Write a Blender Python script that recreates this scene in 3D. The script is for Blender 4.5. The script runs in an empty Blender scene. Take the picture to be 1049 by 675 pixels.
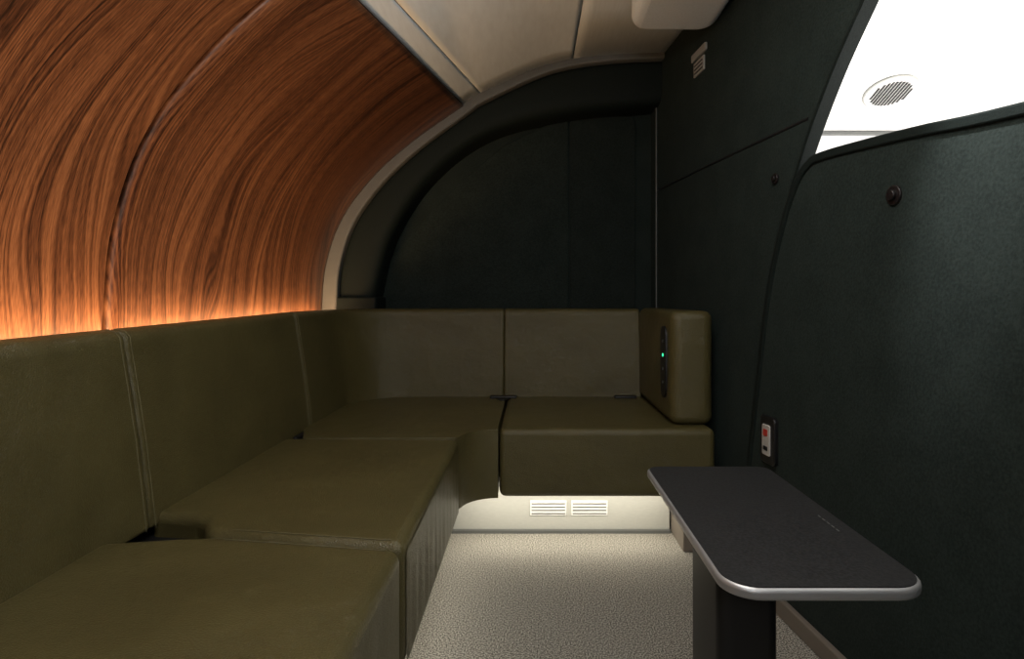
import bpy, bmesh, math, random
from mathutils import Vector
S = bpy.context.scene
COL = S.collection
S.view_settings.view_transform = 'Standard'

# ------------------------------------------------------------------ materials
def newmat(name):
    m = bpy.data.materials.new(name); m.use_nodes = True
    nt = m.node_tree
    return m, nt, nt.nodes['Principled BSDF']
def N(nt, t, **kw):
    n = nt.nodes.new(t)
    for k, v in kw.items():
        if k in n.inputs: n.inputs[k].default_value = v
        else: setattr(n, k, v)
    return n
def ramp(nt, stops):
    r = nt.nodes.new('ShaderNodeValToRGB')
    e = r.color_ramp.elements
    while len(e) < len(stops): e.new(0.5)
    for el, (p, c) in zip(e, stops):
        el.position = p; el.color = (*c, 1)
    return r
def fabric(name, c1, c2, scale, rough, bump, dist=0.002, sheen=0.0, spec=0.5, big=None, lo=.38, hi=.62):
    m, nt, b = newmat(name)
    tc = N(nt, 'ShaderNodeTexCoord')
    n = N(nt, 'ShaderNodeTexNoise'); n.inputs['Scale'].default_value = scale; n.inputs['Detail'].default_value = 5
    nt.links.new(tc.outputs['Object'], n.inputs['Vector'])
    fac = n.outputs['Fac']
    if big:
        n2 = N(nt, 'ShaderNodeTexNoise'); n2.inputs['Scale'].default_value = big; n2.inputs['Detail'].default_value = 6
        nt.links.new(tc.outputs['Object'], n2.inputs['Vector'])
        mx = N(nt, 'ShaderNodeMath', operation='MULTIPLY_ADD'); mx.inputs[1].default_value = 0.65
        nt.links.new(n.outputs['Fac'], mx.inputs[0])
        mm = N(nt, 'ShaderNodeMath', operation='MULTIPLY'); mm.inputs[1].default_value = 0.35
        nt.links.new(n2.outputs['Fac'], mm.inputs[0]); nt.links.new(mm.outputs[0], mx.inputs[2]); fac = mx.outputs[0]
    r = ramp(nt, [(lo, c1), (hi, c2)])
    nt.links.new(fac, r.inputs['Fac']); nt.links.new(r.outputs['Color'], b.inputs['Base Color'])
    b.inputs['Roughness'].default_value = rough
    b.inputs['Specular IOR Level'].default_value = spec
    if sheen:
        b.inputs['Sheen Weight'].default_value = sheen; b.inputs['Sheen Roughness'].default_value = 0.5
        b.inputs['Sheen Tint'].default_value = (*[min(1, c*8) for c in c2], 1)
    bp = N(nt, 'ShaderNodeBump'); bp.inputs['Strength'].default_value = bump; bp.inputs['Distance'].default_value = dist
    nt.links.new(n.outputs['Fac'], bp.inputs['Height']); nt.links.new(bp.outputs['Normal'], b.inputs['Normal'])
    return m
def leather(name, c):
    m, nt, b = newmat(name)
    tc = N(nt, 'ShaderNodeTexCoord')
    v = N(nt, 'ShaderNodeTexVoronoi'); v.inputs['Scale'].default_value = 240; v.feature = 'DISTANCE_TO_EDGE'
    n = N(nt, 'ShaderNodeTexNoise'); n.inputs['Scale'].default_value = 5; n.inputs['Detail'].default_value = 4
    nt.links.new(tc.outputs['Object'], v.inputs['Vector']); nt.links.new(tc.outputs['Object'], n.inputs['Vector'])
    r = ramp(nt, [(0.3, tuple(x*0.88 for x in c)), (0.7, tuple(x*1.1 for x in c))])
    nt.links.new(n.outputs['Fac'], r.inputs['Fac']); nt.links.new(r.outputs['Color'], b.inputs['Base Color'])
    b.inputs['Roughness'].default_value = 0.36; b.inputs['Specular IOR Level'].default_value = 0.5
    b1 = N(nt, 'ShaderNodeBump'); b1.inputs['Strength'].default_value = 0.7; b1.inputs['Distance'].default_value = 0.0025
    b2 = N(nt, 'ShaderNodeBump'); b2.inputs['Strength'].default_value = 0.6; b2.inputs['Distance'].default_value = 0.025
    nt.links.new(n.outputs['Fac'], b2.inputs['Height']); nt.links.new(b2.outputs['Normal'], b1.inputs['Normal'])
    nt.links.new(v.outputs['Distance'], b1.inputs['Height']); nt.links.new(b1.outputs['Normal'], b.inputs['Normal'])
    return m
def plain(name, c, rough=0.5, metal=0.0, emit=None, es=0.0, spec=0.5):
    m, nt, b = newmat(name)
    n = N(nt, 'ShaderNodeTexNoise'); n.inputs['Scale'].default_value = 40
    r = ramp(nt, [(0.3, tuple(x*0.96 for x in c)), (0.7, tuple(min(1, x*1.03) for x in c))])
    nt.links.new(n.outputs['Fac'], r.inputs['Fac']); nt.links.new(r.outputs['Color'], b.inputs['Base Color'])
    b.inputs['Roughness'].default_value = rough; b.inputs['Metallic'].default_value = metal
    b.inputs['Specular IOR Level'].default_value = spec
    if emit:
        b.inputs['Emission Color'].default_value = (*emit, 1); b.inputs['Emission Strength'].default_value = es
    return m
def wood_mat():
    m, nt, b = newmat('walnut_veneer')
    L = nt.links.new
    uv = N(nt, 'ShaderNodeUVMap'); uv.uv_map = 'UVMap'
    sep = N(nt, 'ShaderNodeSeparateXYZ'); L(uv.outputs['UV'], sep.inputs[0])
    def noise(vec, detail, dist=0.0, rough=0.5):
        n = N(nt, 'ShaderNodeTexNoise'); n.inputs['Scale'].default_value = 1; n.inputs['Detail'].default_value = detail
        n.inputs['Roughness'].default_value = rough
        n.inputs['Distortion'].default_value = dist; L(vec, n.inputs['Vector']); return n.outputs['Fac']
    mp = N(nt, 'ShaderNodeMapping'); mp.inputs['Scale'].default_value = (3.8, .9, 1); mp.inputs['Location'].default_value = (.7, .35, 0)
    L(uv.outputs['UV'], mp.inputs['Vector'])
    w = noise(mp.outputs['Vector'], 1)
    mu = N(nt, 'ShaderNodeMath', operation='MULTIPLY_ADD'); mu.inputs[1].default_value = 0.31
    L(w, mu.inputs[0]); L(sep.outputs['X'], mu.inputs[2])
    def layer(src, su, sv, off, detail, rough=.5):
        a = N(nt, 'ShaderNodeMath', operation='MULTIPLY'); a.inputs[1].default_value = su; L(src, a.inputs[0])
        c = N(nt, 'ShaderNodeMath', operation='MULTIPLY'); c.inputs[1].default_value = sv; L(sep.outputs['Y'], c.inputs[0])
        k = N(nt, 'ShaderNodeCombineXYZ'); L(a.outputs[0], k.inputs[0]); L(c.outputs[0], k.inputs[1]); k.inputs[2].default_value = off
        return noise(k.outputs[0], detail, rough=rough)
    l1 = layer(mu.outputs[0], 170, .9, 0, 2, .6)      # growth lines
    l2 = layer(sep.outputs['X'], 560, 34, 4, 2)       # pores / fibres
    l3 = layer(mu.outputs[0], 18, .5, 9, 2)           # broad bands
    def madd(x, k, y=None):
        q = N(nt, 'ShaderNodeMath', operation='MULTIPLY_ADD'); q.inputs[1].default_value = k; L(x, q.inputs[0])
        if y is None: q.inputs[2].default_value = 0
        else: L(y, q.inputs[2])
        return q.outputs[0]
    c = madd(l3, .22, madd(l2, .32, madd(l1, .46)))
    r = ramp(nt, [(0.37, (0.017, 0.007, 0.004)), (0.44, (0.066, 0.025, 0.012)), (0.52, (0.140, 0.056, 0.025)), (0.64, (0.26, 0.115, 0.052))])
    L(c, r.inputs['Fac']); L(r.outputs['Color'], b.inputs['Base Color'])
    b.inputs['Roughness'].default_value = 0.33; b.inputs['Specular IOR Level'].default_value = 0.5
    bp = N(nt, 'ShaderNodeBump'); bp.inputs['Strength'].default_value = 0.1; bp.inputs['Distance'].default_value = 0.001
    L(c, bp.inputs['Height']); L(bp.outputs['Normal'], b.inputs['Normal'])
    return m

M_green = fabric('green_suede', (0.0105, 0.0165, 0.0145), (0.021, 0.0305, 0.027), 170, 0.9, 0.35, sheen=0.07, spec=0.2, big=9)
M_green2 = fabric('green_suede_dark', (0.009, 0.0140, 0.0125), (0.018, 0.0255, 0.0225), 160, 0.9, 0.3, sheen=0.06, spec=0.2, big=9)
M_pad = fabric('dark_green_leather', (0.005, 0.009, 0.008), (0.009, 0.015, 0.013), 300, 0.7, 0.25, spec=0.2)
M_leather = leather('olive_leather', (0.093, 0.078, 0.029))
M_stitch = plain('olive_thread', (0.17, 0.15, 0.08), 0.8)
M_carpet = fabric('speckled_carpet', (0.075, 0.070, 0.060), (0.58, 0.55, 0.48), 265, 1.0, 0.6, dist=0.003, spec=0.1, lo=.41, hi=.61)
M_ceil = plain('ceiling_panel_paint', (0.76, 0.84, 0.90), 0.55)
M_white = plain('white_panel_paint', (0.85, 0.84, 0.82), 0.5)
M_rim = plain('grey_trim_paint', (0.13, 0.135, 0.13), 0.4)
M_plinth = plain('plinth_paint', (0.50, 0.50, 0.46), 0.5)
M_black = plain('black_plastic', (0.008, 0.008, 0.009), 0.45)
M_alu = plain('brushed_aluminium', (0.50, 0.50, 0.51), 0.38, 0.65)
M_table = fabric('table_laminate', (0.012, 0.012, 0.013), (0.028, 0.028, 0.029), 240, 0.45, 0.1, spec=0.35)
M_base = plain('taupe_baseboard_paint', (0.20, 0.17, 0.14), 0.5)
M_led = plain('green_led', (0.0, 0.4, 0.2), 0.4, emit=(0.05, 1.0, 0.4), es=2)
M_label = plain('grey_label', (0.35, 0.35, 0.33), 0.5)
M_sock = plain('white_switch', (0.5, 0.48, 0.45), 0.4)
M_red = plain('red_mark', (0.5, 0.04, 0.03), 0.4)
M_knob = plain('dark_bronze', (0.014, 0.011, 0.011), 0.35, 0.2)
M_wood = wood_mat()

# ------------------------------------------------------------------ helpers
def obj(name, verts, faces, mat, parent=None, smooth=True, bevel=0, segs=3, uvs=None, angle=40):
    me = bpy.data.meshes.new(name); me.from_pydata(verts, [], faces)
    if uvs:
        ul = me.uv_layers.new(name='UVMap')
        for lp in me.loops: ul.data[lp.index].uv = uvs[lp.vertex_index]
    me.materials.append(mat)
    o = bpy.data.objects.new(name, me); COL.objects.link(o)
    if not uvs:
        bm = bmesh.new(); bm.from_mesh(me); bmesh.ops.recalc_face_normals(bm, faces=bm.faces); bm.to_mesh(me); bm.free()
    if bevel:
        bv = o.modifiers.new('bevel', 'BEVEL'); bv.width = bevel; bv.segments = segs
        bv.limit_method = 'ANGLE'; bv.angle_limit = math.radians(angle); bv.harden_normals = False
    if smooth:
        for p in me.polygons: p.use_smooth = True
        me.set_sharp_from_angle(angle=math.radians(50))
    if parent: o.parent = parent
    return o
def empty(name):
    e = bpy.data.objects.new(name, None); e.empty_display_size = 0.1; COL.objects.link(e); return e
def prism(name, outline, z0, z1, mat, **kw):
    n = len(outline)
    v = [(x, y, z0) for x, y in outline] + [(x, y, z1) for x, y in outline]
    f = [tuple(range(n))[::-1], tuple(range(n, 2*n))] + [(i, (i+1) % n, n+(i+1) % n, n+i) for i in range(n)]
    return obj(name, v, f, mat, **kw)
def box(name, a, b, mat, **kw):
    return prism(name, [(a[0], a[1]), (b[0], a[1]), (b[0], b[1]), (a[0], b[1])], a[2], b[2], mat, **kw)
def arc(cx, cy, r, a0, a1, n):
    return [(cx+r*math.cos(math.radians(a0+(a1-a0)*i/n)), cy+r*math.sin(math.radians(a0+(a1-a0)*i/n))) for i in range(n+1)]
def rrect(x0, y0, x1, y1, r, n=8, rb=None):
    rb = rb or r
    return arc(x1-rb, y1-rb, rb, 0, 90, n)+arc(x0+rb, y1-rb, rb, 90, 180, n)+arc(x0+r, y0+r, r, 180, 270, n)+arc(x1-r, y0+r, r, 270, 360, n)
def wx(D): return 0.6+0.11*(2.8-D)
WN = Vector((1, 0.11, 0)).normalized()   # outward normal of the right wall
def wallpoly(name, pts, t0, t1, mat, **kw):
    n = len(pts); v = []
    for t in (t0, t1):
        for D, z in pts: v.append((wx(D)+WN.x*t, D+WN.y*t, z))
    f = [tuple(range(n))[::-1], tuple(range(n, 2*n))] + [(i, (i+1) % n, n+(i+1) % n, n+i) for i in range(n)]
    return obj(name, v, f, mat, **kw)
def xzpoly(name, pts, y0, y1, mat, **kw):
    n = len(pts)
    v = [(x, y0, z) for x, z in pts] + [(x, y1, z) for x, z in pts]
    f = [tuple(range(n))[::-1], tuple(range(n, 2*n))] + [(i, (i+1) % n, n+(i+1) % n, n+i) for i in range(n)]
    return obj(name, v, f, mat, **kw)
def yzpoly(name, pts, x0, x1, mat, **kw):
    n = len(pts)
    v = [(x0, y, z) for y, z in pts] + [(x1, y, z) for y, z in pts]
    f = [tuple(range(n))[::-1], tuple(range(n, 2*n))] + [(i, (i+1) % n, n+(i+1) % n, n+i) for i in range(n)]
    return obj(name, v, f, mat, **kw)
def catmull(P, m=12):
    P = [Vector(p) for p in P]; Q = [2*P[0]-P[1]]+P+[2*P[-1]-P[-2]]; out = []
    for i in range(1, len(Q)-2):
        p0, p1, p2, p3 = Q[i-1:i+3]
        for k in range(m):
            t = k/m
            out.append(0.5*((2*p1)+(p2-p0)*t+(2*p0-5*p1+4*p2-p3)*t*t+(3*p1-p0-3*p2+p3)*t**3))
    out.append(P[-1]); return out
class Curve:
    def __init__(s, P):
        s.p = catmull(P); s.l = [0]
        for a, b in zip(s.p, s.p[1:]): s.l.append(s.l[-1]+(b-a).length)
        s.L = s.l[-1]
    def at(s, t):
        t = max(0, min(s.L, t))
        for i in range(1, len(s.l)):
            if s.l[i] >= t:
                d = s.l[i]-s.l[i-1]; k = (t-s.l[i-1])/d if d else 0
                return s.p[i-1].lerp(s.p[i], k)
        return s.p[-1]
    def tan(s, t): return (s.at(t+0.02)-s.at(t-0.02)).normalized()
    def atx(s, x):
        for i in range(1, len(s.p)):
            if s.p[i].x >= x and s.p[i].x > s.p[i-1].x and s.p[i-1].x <= x:
                k = (x-s.p[i-1].x)/(s.p[i].x-s.p[i-1].x); return s.l[i-1]+k*(s.l[i]-s.l[i-1])
        return s.L

SEC = Curve([(-.985, .5), (-.982, .7), (-.975, .868), (-.955, 1.059), (-.884, 1.263), (-.748, 1.45), (-.567, 1.616),
             (-.317, 1.793), (-.24, 1.843), (.068, 1.974), (.34, 2.02), (.657, 2.03), (.98, 2.03)])
YF = -0.8   # near end of room
YB = 2.90   # back wall
YA = 2.70   # arch front

def shell(name, s0, s1, D0, D1, nD, ns, mat, thick=0.02, off=0.0, roll0=0.0, roll1=0.0, uo=(0, 0)):
    # grid following the fuselage section; the D edges roll back away from the room (rounded panel edges)
    Ds = [(D0+(D1-D0)*i/nD, 0.0) for i in range(nD+1)]
    A = [math.radians(q) for q in (0, 18, 36, 54, 72, 90)]
    if roll1:
        Ds = [d for d in Ds if d[0] < D1-roll1-.001]
        Ds += [(D1-roll1+roll1*math.sin(a), roll1*(1-math.cos(a))) for a in A]+[(D1, roll1+.02)]
    if roll0:
        Ds = [d for d in Ds if d[0] > D0+roll0+.001]
        Ds = [(D0, roll0+.02)]+[(D0+roll0-roll0*math.sin(a), roll0*(1-math.cos(a))) for a in A[::-1]]+Ds
    v = []; uv = []
    for D, dep in Ds:
        a, b = s0(D), s1(D)
        for j in range(ns+1):
            s = a+(b-a)*j/ns; p = SEC.at(s); t = SEC.tan(s); nn = Vector((t.y, -t.x))
            q = p-nn*(dep+off)
            v.append((q.x, D, q.y)); uv.append((D+uo[0], s+uo[1]))
    f = []
    W = ns+1
    for i in range(len(Ds)-1):
        for j in range(ns): f.append((i*W+j, (i+1)*W+j, (i+1)*W+j+1, i*W+j+1))
    o = obj(name, v, f, mat, uvs=uv)
    sd = o.modifiers.new('solid', 'SOLIDIFY'); sd.thickness = thick; sd.offset = -1
    return o

# ------------------------------------------------------------------ curved shell
sA, sB = SEC.atx(-.317), SEC.atx(-.474)
def s_w(D): return sA+(sB-sA)*(2.72-D)/(2.72-1.475)
cA, cB = SEC.atx(-.235), SEC.atx(-.394)
def s_c(D): return cA+(cB-cA)*(2.72-D)/(2.72-1.63)
sm = SEC.atx(.19)
shell('wall_left_walnut_panel', lambda D: 0, lambda D: s_w(D)-.001, 1.352, YA, 60, 60, M_wood, thick=.006, roll0=.022, off=-.008)
shell('wall_left_walnut_panel', lambda D: 0, lambda D: s_w(D)-.001, YF, 1.344, 90, 60, M_wood, thick=.006, roll1=.012, off=.004, uo=(5.3, 2.1))
shell('wall_left_seam_backing', lambda D: 0, lambda D: s_w(D), 1.32, 1.37, 4, 60, M_black, off=.030, thick=.004)
box('wall_left', (-1.08, YF, 0), (-1.04, YB, .52), M_green2)
shell('ceiling', lambda D: s_w(D)+.001, lambda D: s_c(D)-.0015, YF, YA, 30, 8, M_ceil, thick=.008)
shell('ceiling_center_panel', lambda D: s_c(D)+.0015, lambda D: sm-.0015, YF, YA, 30, 24, M_ceil, thick=.008)
shell('ceiling_right_panel', lambda D: sm+.0015, lambda D: SEC.atx(wx(D)+.02), YF, YA, 8, 10, M_ceil, thick=.008)
shell('ceiling_backing', lambda D: sB-.3, lambda D: SEC.L, YF, YA, 8, 40, M_black, off=.05, thick=.005)

# ------------------------------------------------------------------ floor, walls
box('floor', (-1.1, YF, -.05), (3.2, 3.3, 0), M_carpet, smooth=False)
box('wall_back', (-1.1, YB, 0), (.75, YB+.05, 2.3), M_green, smooth=False)
box('wall_rear', (-1.1, YF-.05, 0), (3.2, YF, 2.6), M_green, smooth=False)

def px(x, y, D): return ((x-545)*D/600, .9-(y-305)*D/600)
bp = empty('wall_back_panelling')
Dp = 2.885
xzpoly('left_field', [px(387, 320, Dp), px(387, 282, Dp), px(425, 235, Dp), px(470, 188, Dp), px(515, 150, Dp), px(560, 128, Dp), px(582, 122, Dp), px(582, 320, Dp)], Dp, YB+.01, M_green, bevel=.003, parent=bp)
pr = [px(584, 320, Dp), px(584, 119, Dp)]
x1, z1 = px(651, 119, Dp)
pr += [(x1-.04+.04*math.sin(a), z1-.04+.04*math.cos(a)) for a in [math.radians(k*15) for k in range(7)]] + [px(651, 320, Dp)]
xzpoly('door_field', pr, Dp, YB+.01, M_green2, bevel=.003, parent=bp)
box('corner_trim', (.5925, 2.80, .85), (.597, 2.815, 1.83), M_rim, parent=bp)
xzpoly('corner_post', [(.597, .5), (.63, .5), (.63, 2.0), (.597, 1.9)], 2.80, YB, M_pad, parent=bp)

# arch
arch = empty('wall_back_padded_arch')
SO = Curve([(-.982, .78), (-.975, .868), (-.955, 1.059), (-.884, 1.263), (-.748, 1.45), (-.567, 1.616), (-.317, 1.793), (-.24, 1.843), (.068, 1.974), (.34, 2.02), (.63, 2.03)])
SI = Curve([(-.742, .78), (-.734, .9), (-.657, 1.195), (-.476, 1.467), (-.204, 1.67), (.159, 1.765), (.60, 1.81)])
n = 80; v = []; f = []
ins = []
for i in range(n+1):
    k = i/n; s = SO.L*k; p = SO.at(s); t = SO.tan(s); nn = Vector((t.y, -t.x))
    w = .052*(1-k)**1.2+.024
    q = p+nn*w; ins.append(q)
    o_ = p-nn*.02
    v += [(o_.x, YB, o_.y), (o_.x, YA, o_.y), (q.x, YA, q.y), (q.x, YB, q.y)]
for i in range(n):
    for j in range(3): f.append((i*4+j, (i+1)*4+j, (i+1)*4+j+1, i*4+j+1))
f += [(0, 1, 2, 3), (n*4+3, n*4+2, n*4+1, n*4)]
obj('outer_rim', v, f, M_rim, bevel=.008, parent=arch)
v = []; f = []
PR = [(0, .045), (.03, .034), (.08, .031), (.2, .030), (.4, .030), (.6, .031), (.75, .034), (.86, .040), (.94, .052), (.98, .066), (1, .085)]
for i in range(n+1):
    k = i/n; a = ins[i]; b = SI.at(SI.L*k)
    v.append((a.x, YB, a.y))
    for u, dd in PR:
        c = a.lerp(b, u)
        v.append((c.x, YA+dd, c.y))
    v.append((b.x, YB, b.y))
W = len(PR)+2; m = W-1
for i in range(n):
    for j in range(m): f.append((i*W+j, (i+1)*W+j, (i+1)*W+j+1, i*W+j+1))
obj('padding', v, f, M_pad, parent=arch)
xzpoly('foot', [(-.985, .78), (-.72, .78), (-.72, .905), (-.985, .905)], 2.705, YB, M_pad, bevel=.01, parent=arch)

# right wall
c1 = [(p.x, p.y) for p in catmull([(1.93, 0), (1.885, .366), (1.822, .672), (1.725, 1.03), (1.598, 1.273), (1.468, 1.451), (1.342, 1.582), (1.17, 1.75), (.90, 2.05)], 6)]
wallpoly('wall_right', [(2.92, 0)]+c1+[(2.92, 2.05)], 0, .03, M_green, bevel=.006)
c2 = [(p.x, p.y) for p in catmull([(1.915, 0), (1.862, .375), (1.812, .611), (1.742, .915), (1.662, 1.109), (1.60, 1.205), (1.545, 1.248), (1.468, 1.257), (1.182, 1.232), (.955, 1.205), (.4, 1.16), (-.8, 1.15)], 6)]
wallpoly('wall_right_partition', [(-.8, 0)]+c2, -.012, .03, M_green, bevel=.008)
wallpoly('trim_1', [(1.97, 0), (1.93, .366), (1.86, .672), (1.76, 1.0), (1.64, 1.20), (1.58, 1.20), (1.66, 1.0), (1.76, .672), (1.8, .366), (1.85, 0)], .032, .05, M_black)
def wallstrip(name, pts, half, t0, t1, mat, **kw):
    P = [Vector(p) for p in pts]; L, R = [], []
    for i, p in enumerate(P):
        t = (P[min(i+1, len(P)-1)]-P[max(i-1, 0)]).normalized(); nn = Vector((-t.y, t.x))
        L.append(tuple(p+nn*half)); R.append(tuple(p-nn*half))
    v = []; f = []
    for l, r in zip(L, R):
        for (D, z), t in ((l, t0), (r, t0), (r, t1), (l, t1)): v.append((wx(D)+WN.x*t, D+WN.y*t, z))
    for i in range(len(P)-1):
        for j in range(4): f.append((i*4+j, (i+1)*4+j, (i+1)*4+(j+1) % 4, i*4+(j+1) % 4))
    f += [(0, 1, 2, 3), ((len(P)-1)*4+3, (len(P)-1)*4+2, (len(P)-1)*4+1, (len(P)-1)*4)]
    return obj(name, v, f, mat, **kw)
wallstrip('trim_2', c2, .012, -.018, .036, M_pad, bevel=.005)
wallstrip('trim_3', c1, .006, -.004, .034, M_pad, bevel=.002)
wallstrip('trim_4', [(2.8, 1.412), (2.2, 1.398), (1.56, 1.378)], .0035, -.002, .01, M_black)
wallpoly('baseboard_right', [(-.8, 0), (1.89, 0), (1.89, .05), (-.8, .05)], -.03, -.012, M_base, bevel=.004)

# ------------------------------------------------------------------ space beyond partition
box('wall_outer_back', (.72, 3.2, 0), (3.2, 3.25, 2.6), M_white, smooth=False)
box('wall_outer_side', (3.2, YF, 0), (3.25, 3.25, 2.8), M_white, smooth=False)
sl = .36
def cz(D): return 1.80+(3.2-D)*sl if D > 1.2 else 1.80+2*sl
v = [(.70, 3.2, cz(3.2)), (3.2, 3.2, cz(3.2)), (3.2, 1.2, cz(1.2)), (.70, 1.2, cz(1.2)), (3.2, YF, cz(1.2)), (.70, YF, cz(1.2))]
o = obj('ceiling_outer', v, [(0, 1, 2, 3), (3, 2, 4, 5)], M_white, smooth=False)
box('trim_5', (.72, 3.17, 1.785), (3.2, 3.2, 1.80), M_rim)
g = empty('ceiling_speaker_grille')
def disc(name, r, h, mat, parent):
    pts = [(r*math.cos(a*math.pi/24), r*math.sin(a*math.pi/24)) for a in range(48)]
    return prism(name, pts, -h, 0, mat, bevel=.002, parent=parent)
disc('ring', .122, .008, M_label, g)
disc('face', .115, .011, M_white, g)
disc('recess', .094, .013, M_white, g)
for k in range(-5, 6):
    hw = math.sqrt(max(.0001, .090**2-(k*.016)**2))
    box('slot_%d' % (k+6), (k*.016-.0055, -hw, -.016), (k*.016+.0055, hw, -.008), M_black, parent=g)
D = (1.80+3.2*sl-.9)/((305-93)/600+sl)
g.location = ((912-545)/600*D, D, cz(D)-.004); g.rotation_euler = (-math.atan(sl), 0, 0)

# ------------------------------------------------------------------ sectional sofa
sofa = empty('sectional_sofa')
ST = .45; SBt = .215
seat_kw = dict(bevel=.022, segs=4, parent=sofa)
def seat(name, outline): return prism(name, outline, SBt, ST, M_leather, **seat_kw)
seat('seat_near', [(-.80, YF+.02), (-.235, YF+.02), (-.235, 1.056), (-.60, 1.112), (-.66, 1.108), (-.80, 1.085)])
seat('seat_mid', [(-.235, 1.066), (-.235, 1.875), (-.80, 1.885), (-.80, 1.225), (-.70, 1.215), (-.665, 1.19), (-.635, 1.135), (-.60, 1.122)])
corner = [(-.74, 1.892), (-.247, 1.882)] + arc(-.115, 1.882, .12, 180, 90, 8)[1:] + [(-.118, 2.005), (-.118, 2.70), (-.60, 2.70)] + arc(-.55, 2.43, .25, 100, 180, 8)[1:] + [(-.80, 2.05), (-.77, 1.98)]
seat('seat_corner', corner)
seat('seat_end', [(-.112, 2.005), (.63, 2.005), (.60, 2.70), (-.112, 2.70)])
v = []; f = []; nn_ = 120; rows = [(.428, 0.0), (.40, .25), (.36, .7), (.30, 1.0), (.24, 1.0), (.225, .6), (.218, 0)]
random.seed(3)
phs = [random.uniform(-.8, .8) for _ in range(24)]
for i in range(nn_+1):
    yy = 1.09+(1.86-1.09)*i/nn_
    for z, a in rows:
        w_ = math.sin(i*.62+phs[int(i/5.2) % 24])*.0009*a
        end = min(1, i/8, (nn_-i)/8)
        v.append((-.2335+(w_+.001*a)*end, yy, z))
for i in range(nn_):
    for j in range(len(rows)-1): f.append((i*7+j, i*7+j+1, (i+1)*7+j+1, (i+1)*7+j))
obj('seat_side_pleats', v, f, M_leather, parent=sofa)
box('platform_left', (-1.0, YF+.02, .0), (-.32, 2.3, .40), M_black, parent=sofa)
box('platform_back', (-1.0, 2.28, .0), (.53, 2.88, .40), M_black, parent=sofa)
def path_pts():
    P = []
    P += [((-.78, YF+.02+k*(2.41-YF-.02)/60), (-1, 0)) for k in range(61)]
    for k in range(1, 17):
        a = math.radians(180-90*k/16); P.append(((-.53+.25*math.cos(a), 2.41+.25*math.sin(a)), (math.cos(a), math.sin(a))))
    P += [((-.53+k*(.50+.53)/30, 2.66), (0, 1)) for k in range(1, 31)]
    return P
PP = path_pts()
cum = [0]
for (a, _), (b, _) in zip(PP, PP[1:]): cum.append(cum[-1]+math.hypot(b[0]-a[0], b[1]-a[1]))
def path_at(s):
    s = max(0, min(cum[-1], s))
    for i in range(1, len(cum)):
        if cum[i] >= s-1e-9:
            k = (s-cum[i-1])/(cum[i]-cum[i-1]); (p, n_), (q, m_) = PP[i-1], PP[i]
            nx, ny = n_[0]*(1-k)+m_[0]*k, n_[1]*(1-k)+m_[1]*k; l = math.hypot(nx, ny)
            return (p[0]*(1-k)+q[0]*k, p[1]*(1-k)+q[1]*k), (nx/l, ny/l)
BR = [(0.0, .425), (0.008, .50), (.022, .62), (.04, .74), (.052, .815)] + \
     [(.082-.03*math.cos(math.radians(a)), .822+.028*math.sin(math.radians(a))) for a in (20, 50, 90, 130, 160)] + [(.115, .815), (.10, .425)]
def zt(y, z):
    return z-max(0, min(1, (z-.45)/.4))*.0155*max(0, min(1.6, 2.1-y))
def backrest(name, s0, s1):
    n = max(6, int((s1-s0)/.03)); v = []; f = []; W = len(BR)
    for i in range(n+1):
        (x, y), (nx, ny) = path_at(s0+(s1-s0)*i/n)
        for o_, z in BR: v.append((x+nx*o_, y+ny*o_, zt(y, z)))
    for i in range(n):
        for j in range(W): f.append((i*W+j, (i+1)*W+j, (i+1)*W+(j+1) % W, i*W+(j+1) % W))
    f += [tuple(range(W))[::-1], tuple(range(n*W, n*W+W))]
    return obj(name, v, f, M_leather, bevel=.008, segs=3, parent=sofa, angle=55)
def tube(name, pts, r, mat, parent, cyc=False):
    cu = bpy.data.curves.new(name, 'CURVE'); cu.dimensions = '3D'; cu.bevel_depth = r; cu.bevel_resolution = 2
    sp = cu.splines.new('POLY'); sp.points.add(len(pts)-1)
    for p, q in zip(sp.points, pts): p.co = (*q, 1)
    sp.use_cyclic_u = cyc
    cu.materials.append(mat); o = bpy.data.objects.new(name, cu); COL.objects.link(o); o.parent = parent; return o
base = YF+.02
sCen = None
for i, (p, nrm) in enumerate(PP):
    if p[0] > -.128 and sCen is None: sCen = cum[i]-(p[0]+.128)
cuts = [0, 1.2-base, 2.07-base, sCen, cum[-1]]
for i, (a, b) in enumerate(zip(cuts, cuts[1:])): backrest('backrest_%d' % (i+1), a+.0005, b-.0005)
k = 0
for c in cuts[1:-1]:
    for d in (-.015, .015):
        (x, y), (nx, ny) = path_at(c+d); k += 1
        tube('stitch_%d' % k, [(x+nx*o_-nx*.0002, y+ny*o_-ny*.0002, zt(y, z)) for o_, z in BR[:8]], .0007, M_stitch, sofa)
# armrest
ao = [(.489, 2.69), (.489, 2.09)] + arc(.529, 2.095, .04, 180, 270, 6)[1:] + arc(.60, 2.095, .04, 270, 360, 6) + [(.61, 2.69)]
prism('armrest', ao, .452, .853, M_leather, bevel=.035, segs=5, parent=sofa)
yz = [(2.158+.042*math.cos(a), (.665+(.09 if math.sin(a) > 0 else -.09))+.042*math.sin(a)) for a in [math.radians(q*15+.01) for q in range(24)]]
yzpoly('control_panel', yz, .4815, .50, M_black, bevel=.003, parent=sofa)
for q, z in enumerate((.74, .69, .64, .59)):
    yzpoly('button_%d' % (q+1), [(2.155+.006*math.cos(a*math.pi/6), z+.006*math.sin(a*math.pi/6)) for a in range(12)], .480, .485, M_led if q == 1 else M_rim, parent=sofa)
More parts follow.
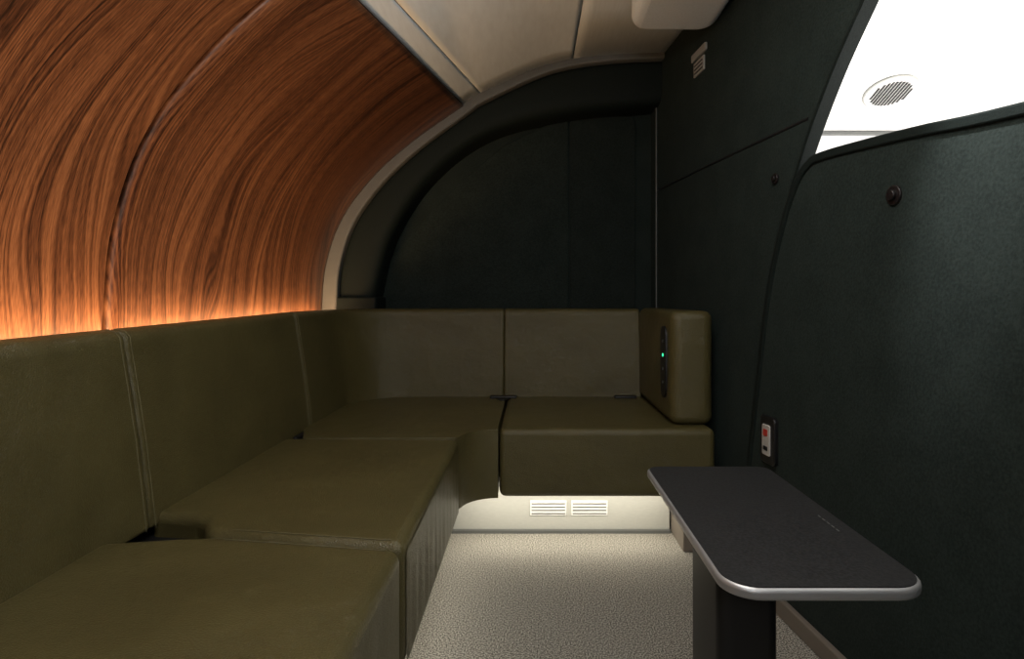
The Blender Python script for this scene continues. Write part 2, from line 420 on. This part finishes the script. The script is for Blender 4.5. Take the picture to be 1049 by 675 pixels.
# plinth panel + louvred vents
pl = [(-.31, 0), (.53, 0), (.53, .21), (-.26, .21)] + [(-.26-.05*math.sin(math.radians(a)), .16+.05*math.cos(math.radians(a))) for a in range(15, 91, 15)]
xzpoly('plinth_back', pl, 2.25, 2.28, M_plinth, bevel=.004, parent=sofa)
box('plinth_foot_strip', (-.31, 2.235, 0), (.53, 2.25, .012), M_rim, parent=sofa)
for a in (0, 1):
    x0 = -.0075+a*.158
    box('vent_frame_%d' % (a+1), (x0, 2.246, .064), (x0+.14, 2.25, .122), M_white, bevel=.002, parent=sofa)
    for q in range(4):
        box('vent_slot_%d_%d' % (a+1, q+1), (x0+.006, 2.2445, .071+q*.0125), (x0+.134, 2.2465, .0745+q*.0125), M_rim, parent=sofa)
box('support_leg', (.535, 2.07, 0), (.575, 2.26, .22), M_base, bevel=.004, parent=sofa)
box('plinth_left', (-.34, YF+.02, 0), (-.32, 2.25, .21), M_plinth, parent=sofa)
def belt(name, x, y, rz, L=.08, z=.452):
    o = box(name, (-L/2, -.018, 0), (L/2, .018, .012), M_black, bevel=.004, parent=sofa); o.location = (x, y, z); o.rotation_euler = (0, 0, rz); return o
belt('belt_buckle_1', -.71, 1.155, .15, .09, .400)
belt('belt_buckle_2', -.775, 1.96, 1.3, .09, .432)
belt('belt_buckle_3', -.128, 2.635, 0, .12, .448)
belt('belt_buckle_4', .42, 2.635, 0, .10, .448)
prism('belt_flap', [(-.165, 2.625), (-.09, 2.625), (-.12, 2.56), (-.14, 2.56)], .446, .454, M_black, bevel=.002, parent=sofa)
tube('seat_stitch_1', [(-.60, 1.096, .4502), (-.262, 1.042, .4502)], .0007, M_stitch, sofa)
tube('seat_stitch_2', [(-.58, 1.136, .4502), (-.262, 1.087, .4502)], .0007, M_stitch, sofa)
tube('seat_stitch_3', [(-.72, 1.868, .4502), (-.262, 1.858, .4502)], .0007, M_stitch, sofa)

# ------------------------------------------------------------------ cocktail table
tb = empty('cocktail_table')
TZ = .55
prism('edge_rim', rrect(.234, .702, .488, 1.215, .045, rb=.028), TZ-.015, TZ, M_alu, bevel=.005, segs=4, parent=tb)
prism('top_surface', rrect(.2385, .7065, .4835, 1.2105, .041, rb=.024), TZ-.004, TZ+.0012, M_table, parent=tb)
prism('pedestal', rrect(.275, .86, .365, 1.02, .02), .01, TZ-.02, M_black, parent=tb)
prism('base_plate', rrect(.255, .80, .40, 1.10, .03), 0, .015, M_black, bevel=.004, parent=tb)
prism('under_bracket', rrect(.27, .80, .41, 1.10, .02), TZ-.035, TZ-.015, M_black, parent=tb)
for q in range(5):
    box('badge_%d' % (q+1), (.458, .875+q*.014, TZ+.0012), (.4595, .883+q*.014, TZ+.0016), M_rim, parent=tb)

# ------------------------------------------------------------------ wall fittings
def wdisc(name, D, z, r, t0, t1, mat, parent, bev=.002):
    return wallpoly(name, [(D+r*math.cos(a*math.pi/16), z+r*math.sin(a*math.pi/16)) for a in range(32)], t0, t1, mat, bevel=bev, parent=parent)
h = empty('coat_hook')
wdisc('rosette', 1.23, 1.115, .021, -.017, -.01, M_knob, h); wdisc('knob', 1.23, 1.115, .011, -.024, -.015, M_knob, h)
h = empty('coat_hook')
wdisc('rosette', 1.725, 1.25, .016, -.006, .002, M_knob, h); wdisc('knob', 1.725, 1.25, .009, -.012, -.005, M_knob, h)
sw = empty('wall_switch')
def wr(D0, z0, D1, z1, r):
    return rrect(D0, z0, D1, z1, r, 4)
wallpoly('plate', wr(1.69, .41, 1.775, .55, .015), -.024, -.01, M_black, bevel=.003, parent=sw)
wallpoly('rocker', wr(1.712, .435, 1.755, .525, .006), -.028, -.02, M_sock, bevel=.002, parent=sw)
wallpoly('mark', wr(1.722, .492, 1.745, .512, .004), -.030, -.027, M_red, parent=sw)
wallpoly('slot', wr(1.722, .450, 1.745, .462, .002), -.030, -.027, M_black, parent=sw)
vp = empty('wall_placard')
wallpoly('upper_plate', wr(2.22, 1.842, 2.36, 1.872, .006), -.008, .002, M_label, bevel=.002, parent=vp)
wallpoly('lower_plate', wr(2.24, 1.775, 2.34, 1.832, .004), -.006, .002, M_label, bevel=.002, parent=vp)
for q in range(3):
    wallpoly('line_%d' % (q+1), wr(2.25, 1.785+q*.015, 2.33, 1.789+q*.015, .001), -.008, -.004, M_black, parent=vp)
cf = empty('ceiling_light_housing')
prism('housing', rrect(.36, 1.80, .67, 2.18, .07), 1.885, 2.03, M_ceil, bevel=.035, segs=5, parent=cf)
wl = empty('fill_light_frame')  # added frame on the rear wall, holds the unseen front fill
box('frame', (-.55, YF, 1.15), (.45, YF+.03, 1.65), M_rim, bevel=.01, parent=wl)

# ------------------------------------------------------------------ lights
def area(name, loc, rot, sx, sy, e, col):
    l = bpy.data.lights.new(name, 'AREA'); l.shape = 'RECTANGLE'; l.size = sx; l.size_y = sy; l.energy = e; l.color = col
    o = bpy.data.objects.new(name, l); COL.objects.link(o); o.location = loc; o.rotation_euler = rot; return o
R = math.radians
area('cove_strip_light', (-.936, .95, .795), (R(180), R(0), 0), .02, 3.3, 18, (1, .61, .31))
area('cove_strip_light_corner', (-.925, 2.62, .76), (R(180), 0, 0), .02, .12, .25, (1, .55, .25))
area('underseat_strip_light', (.13, 2.13, .205), (R(20), 0, 0), .8, .03, 1.8, (1, .92, .77))
area('underseat_side_light', (-.29, 1.1, .205), (0, R(10), 0), .03, 2.0, 1.6, (1, .92, .77))
area('ceiling_lamp', (.05, .9, 1.92), (0, 0, 0), .5, .9, 12, (1, .95, .87))
area('front_fill_light', (-.05, YF+.035, 1.4), (R(90+40), 0, 0), .9, .4, 19, (1, .98, .96))  # added fill behind the camera, brightens the room from the front
area('corridor_fill_light', (1.9, 1.7, 1.0), (R(180), 0, 0), 1.4, 2.0, 75, (1, .97, .93))  # added uplight hidden behind the partition, brightens the white space beyond
w = bpy.data.worlds.new('World'); S.world = w; w.use_nodes = True
w.node_tree.nodes['Background'].inputs[0].default_value = (.05, .05, .05, 1)
w.node_tree.nodes['Background'].inputs[1].default_value = .3
sp = bpy.data.lights.new('partition_haze_spot', 'SPOT'); sp.energy = 90; sp.spot_size = R(24); sp.spot_blend = 1; sp.shadow_soft_size = .03; sp.color = (1, .96, .97)  # added spot out of view, makes the soft haze along the partition top
so = bpy.data.objects.new('partition_haze_spot', sp); COL.objects.link(so); so.location = (.50, .80, 1.90)
so.rotation_euler = (Vector((.79, 1.00, 1.19))-Vector(so.location)).to_track_quat('-Z', 'Y').to_euler()

# ------------------------------------------------------------------ camera
cam = bpy.data.cameras.new('Camera'); co = bpy.data.objects.new('Camera', cam); COL.objects.link(co)
co.location = (0, 0, .9); co.rotation_euler = (R(90), 0, 0)
cam.lens = 600/1049*36; cam.sensor_width = 36; cam.sensor_fit = 'HORIZONTAL'
cam.shift_x = -20.5/1049; cam.shift_y = -32.5/1049; cam.clip_start = .02
S.camera = co
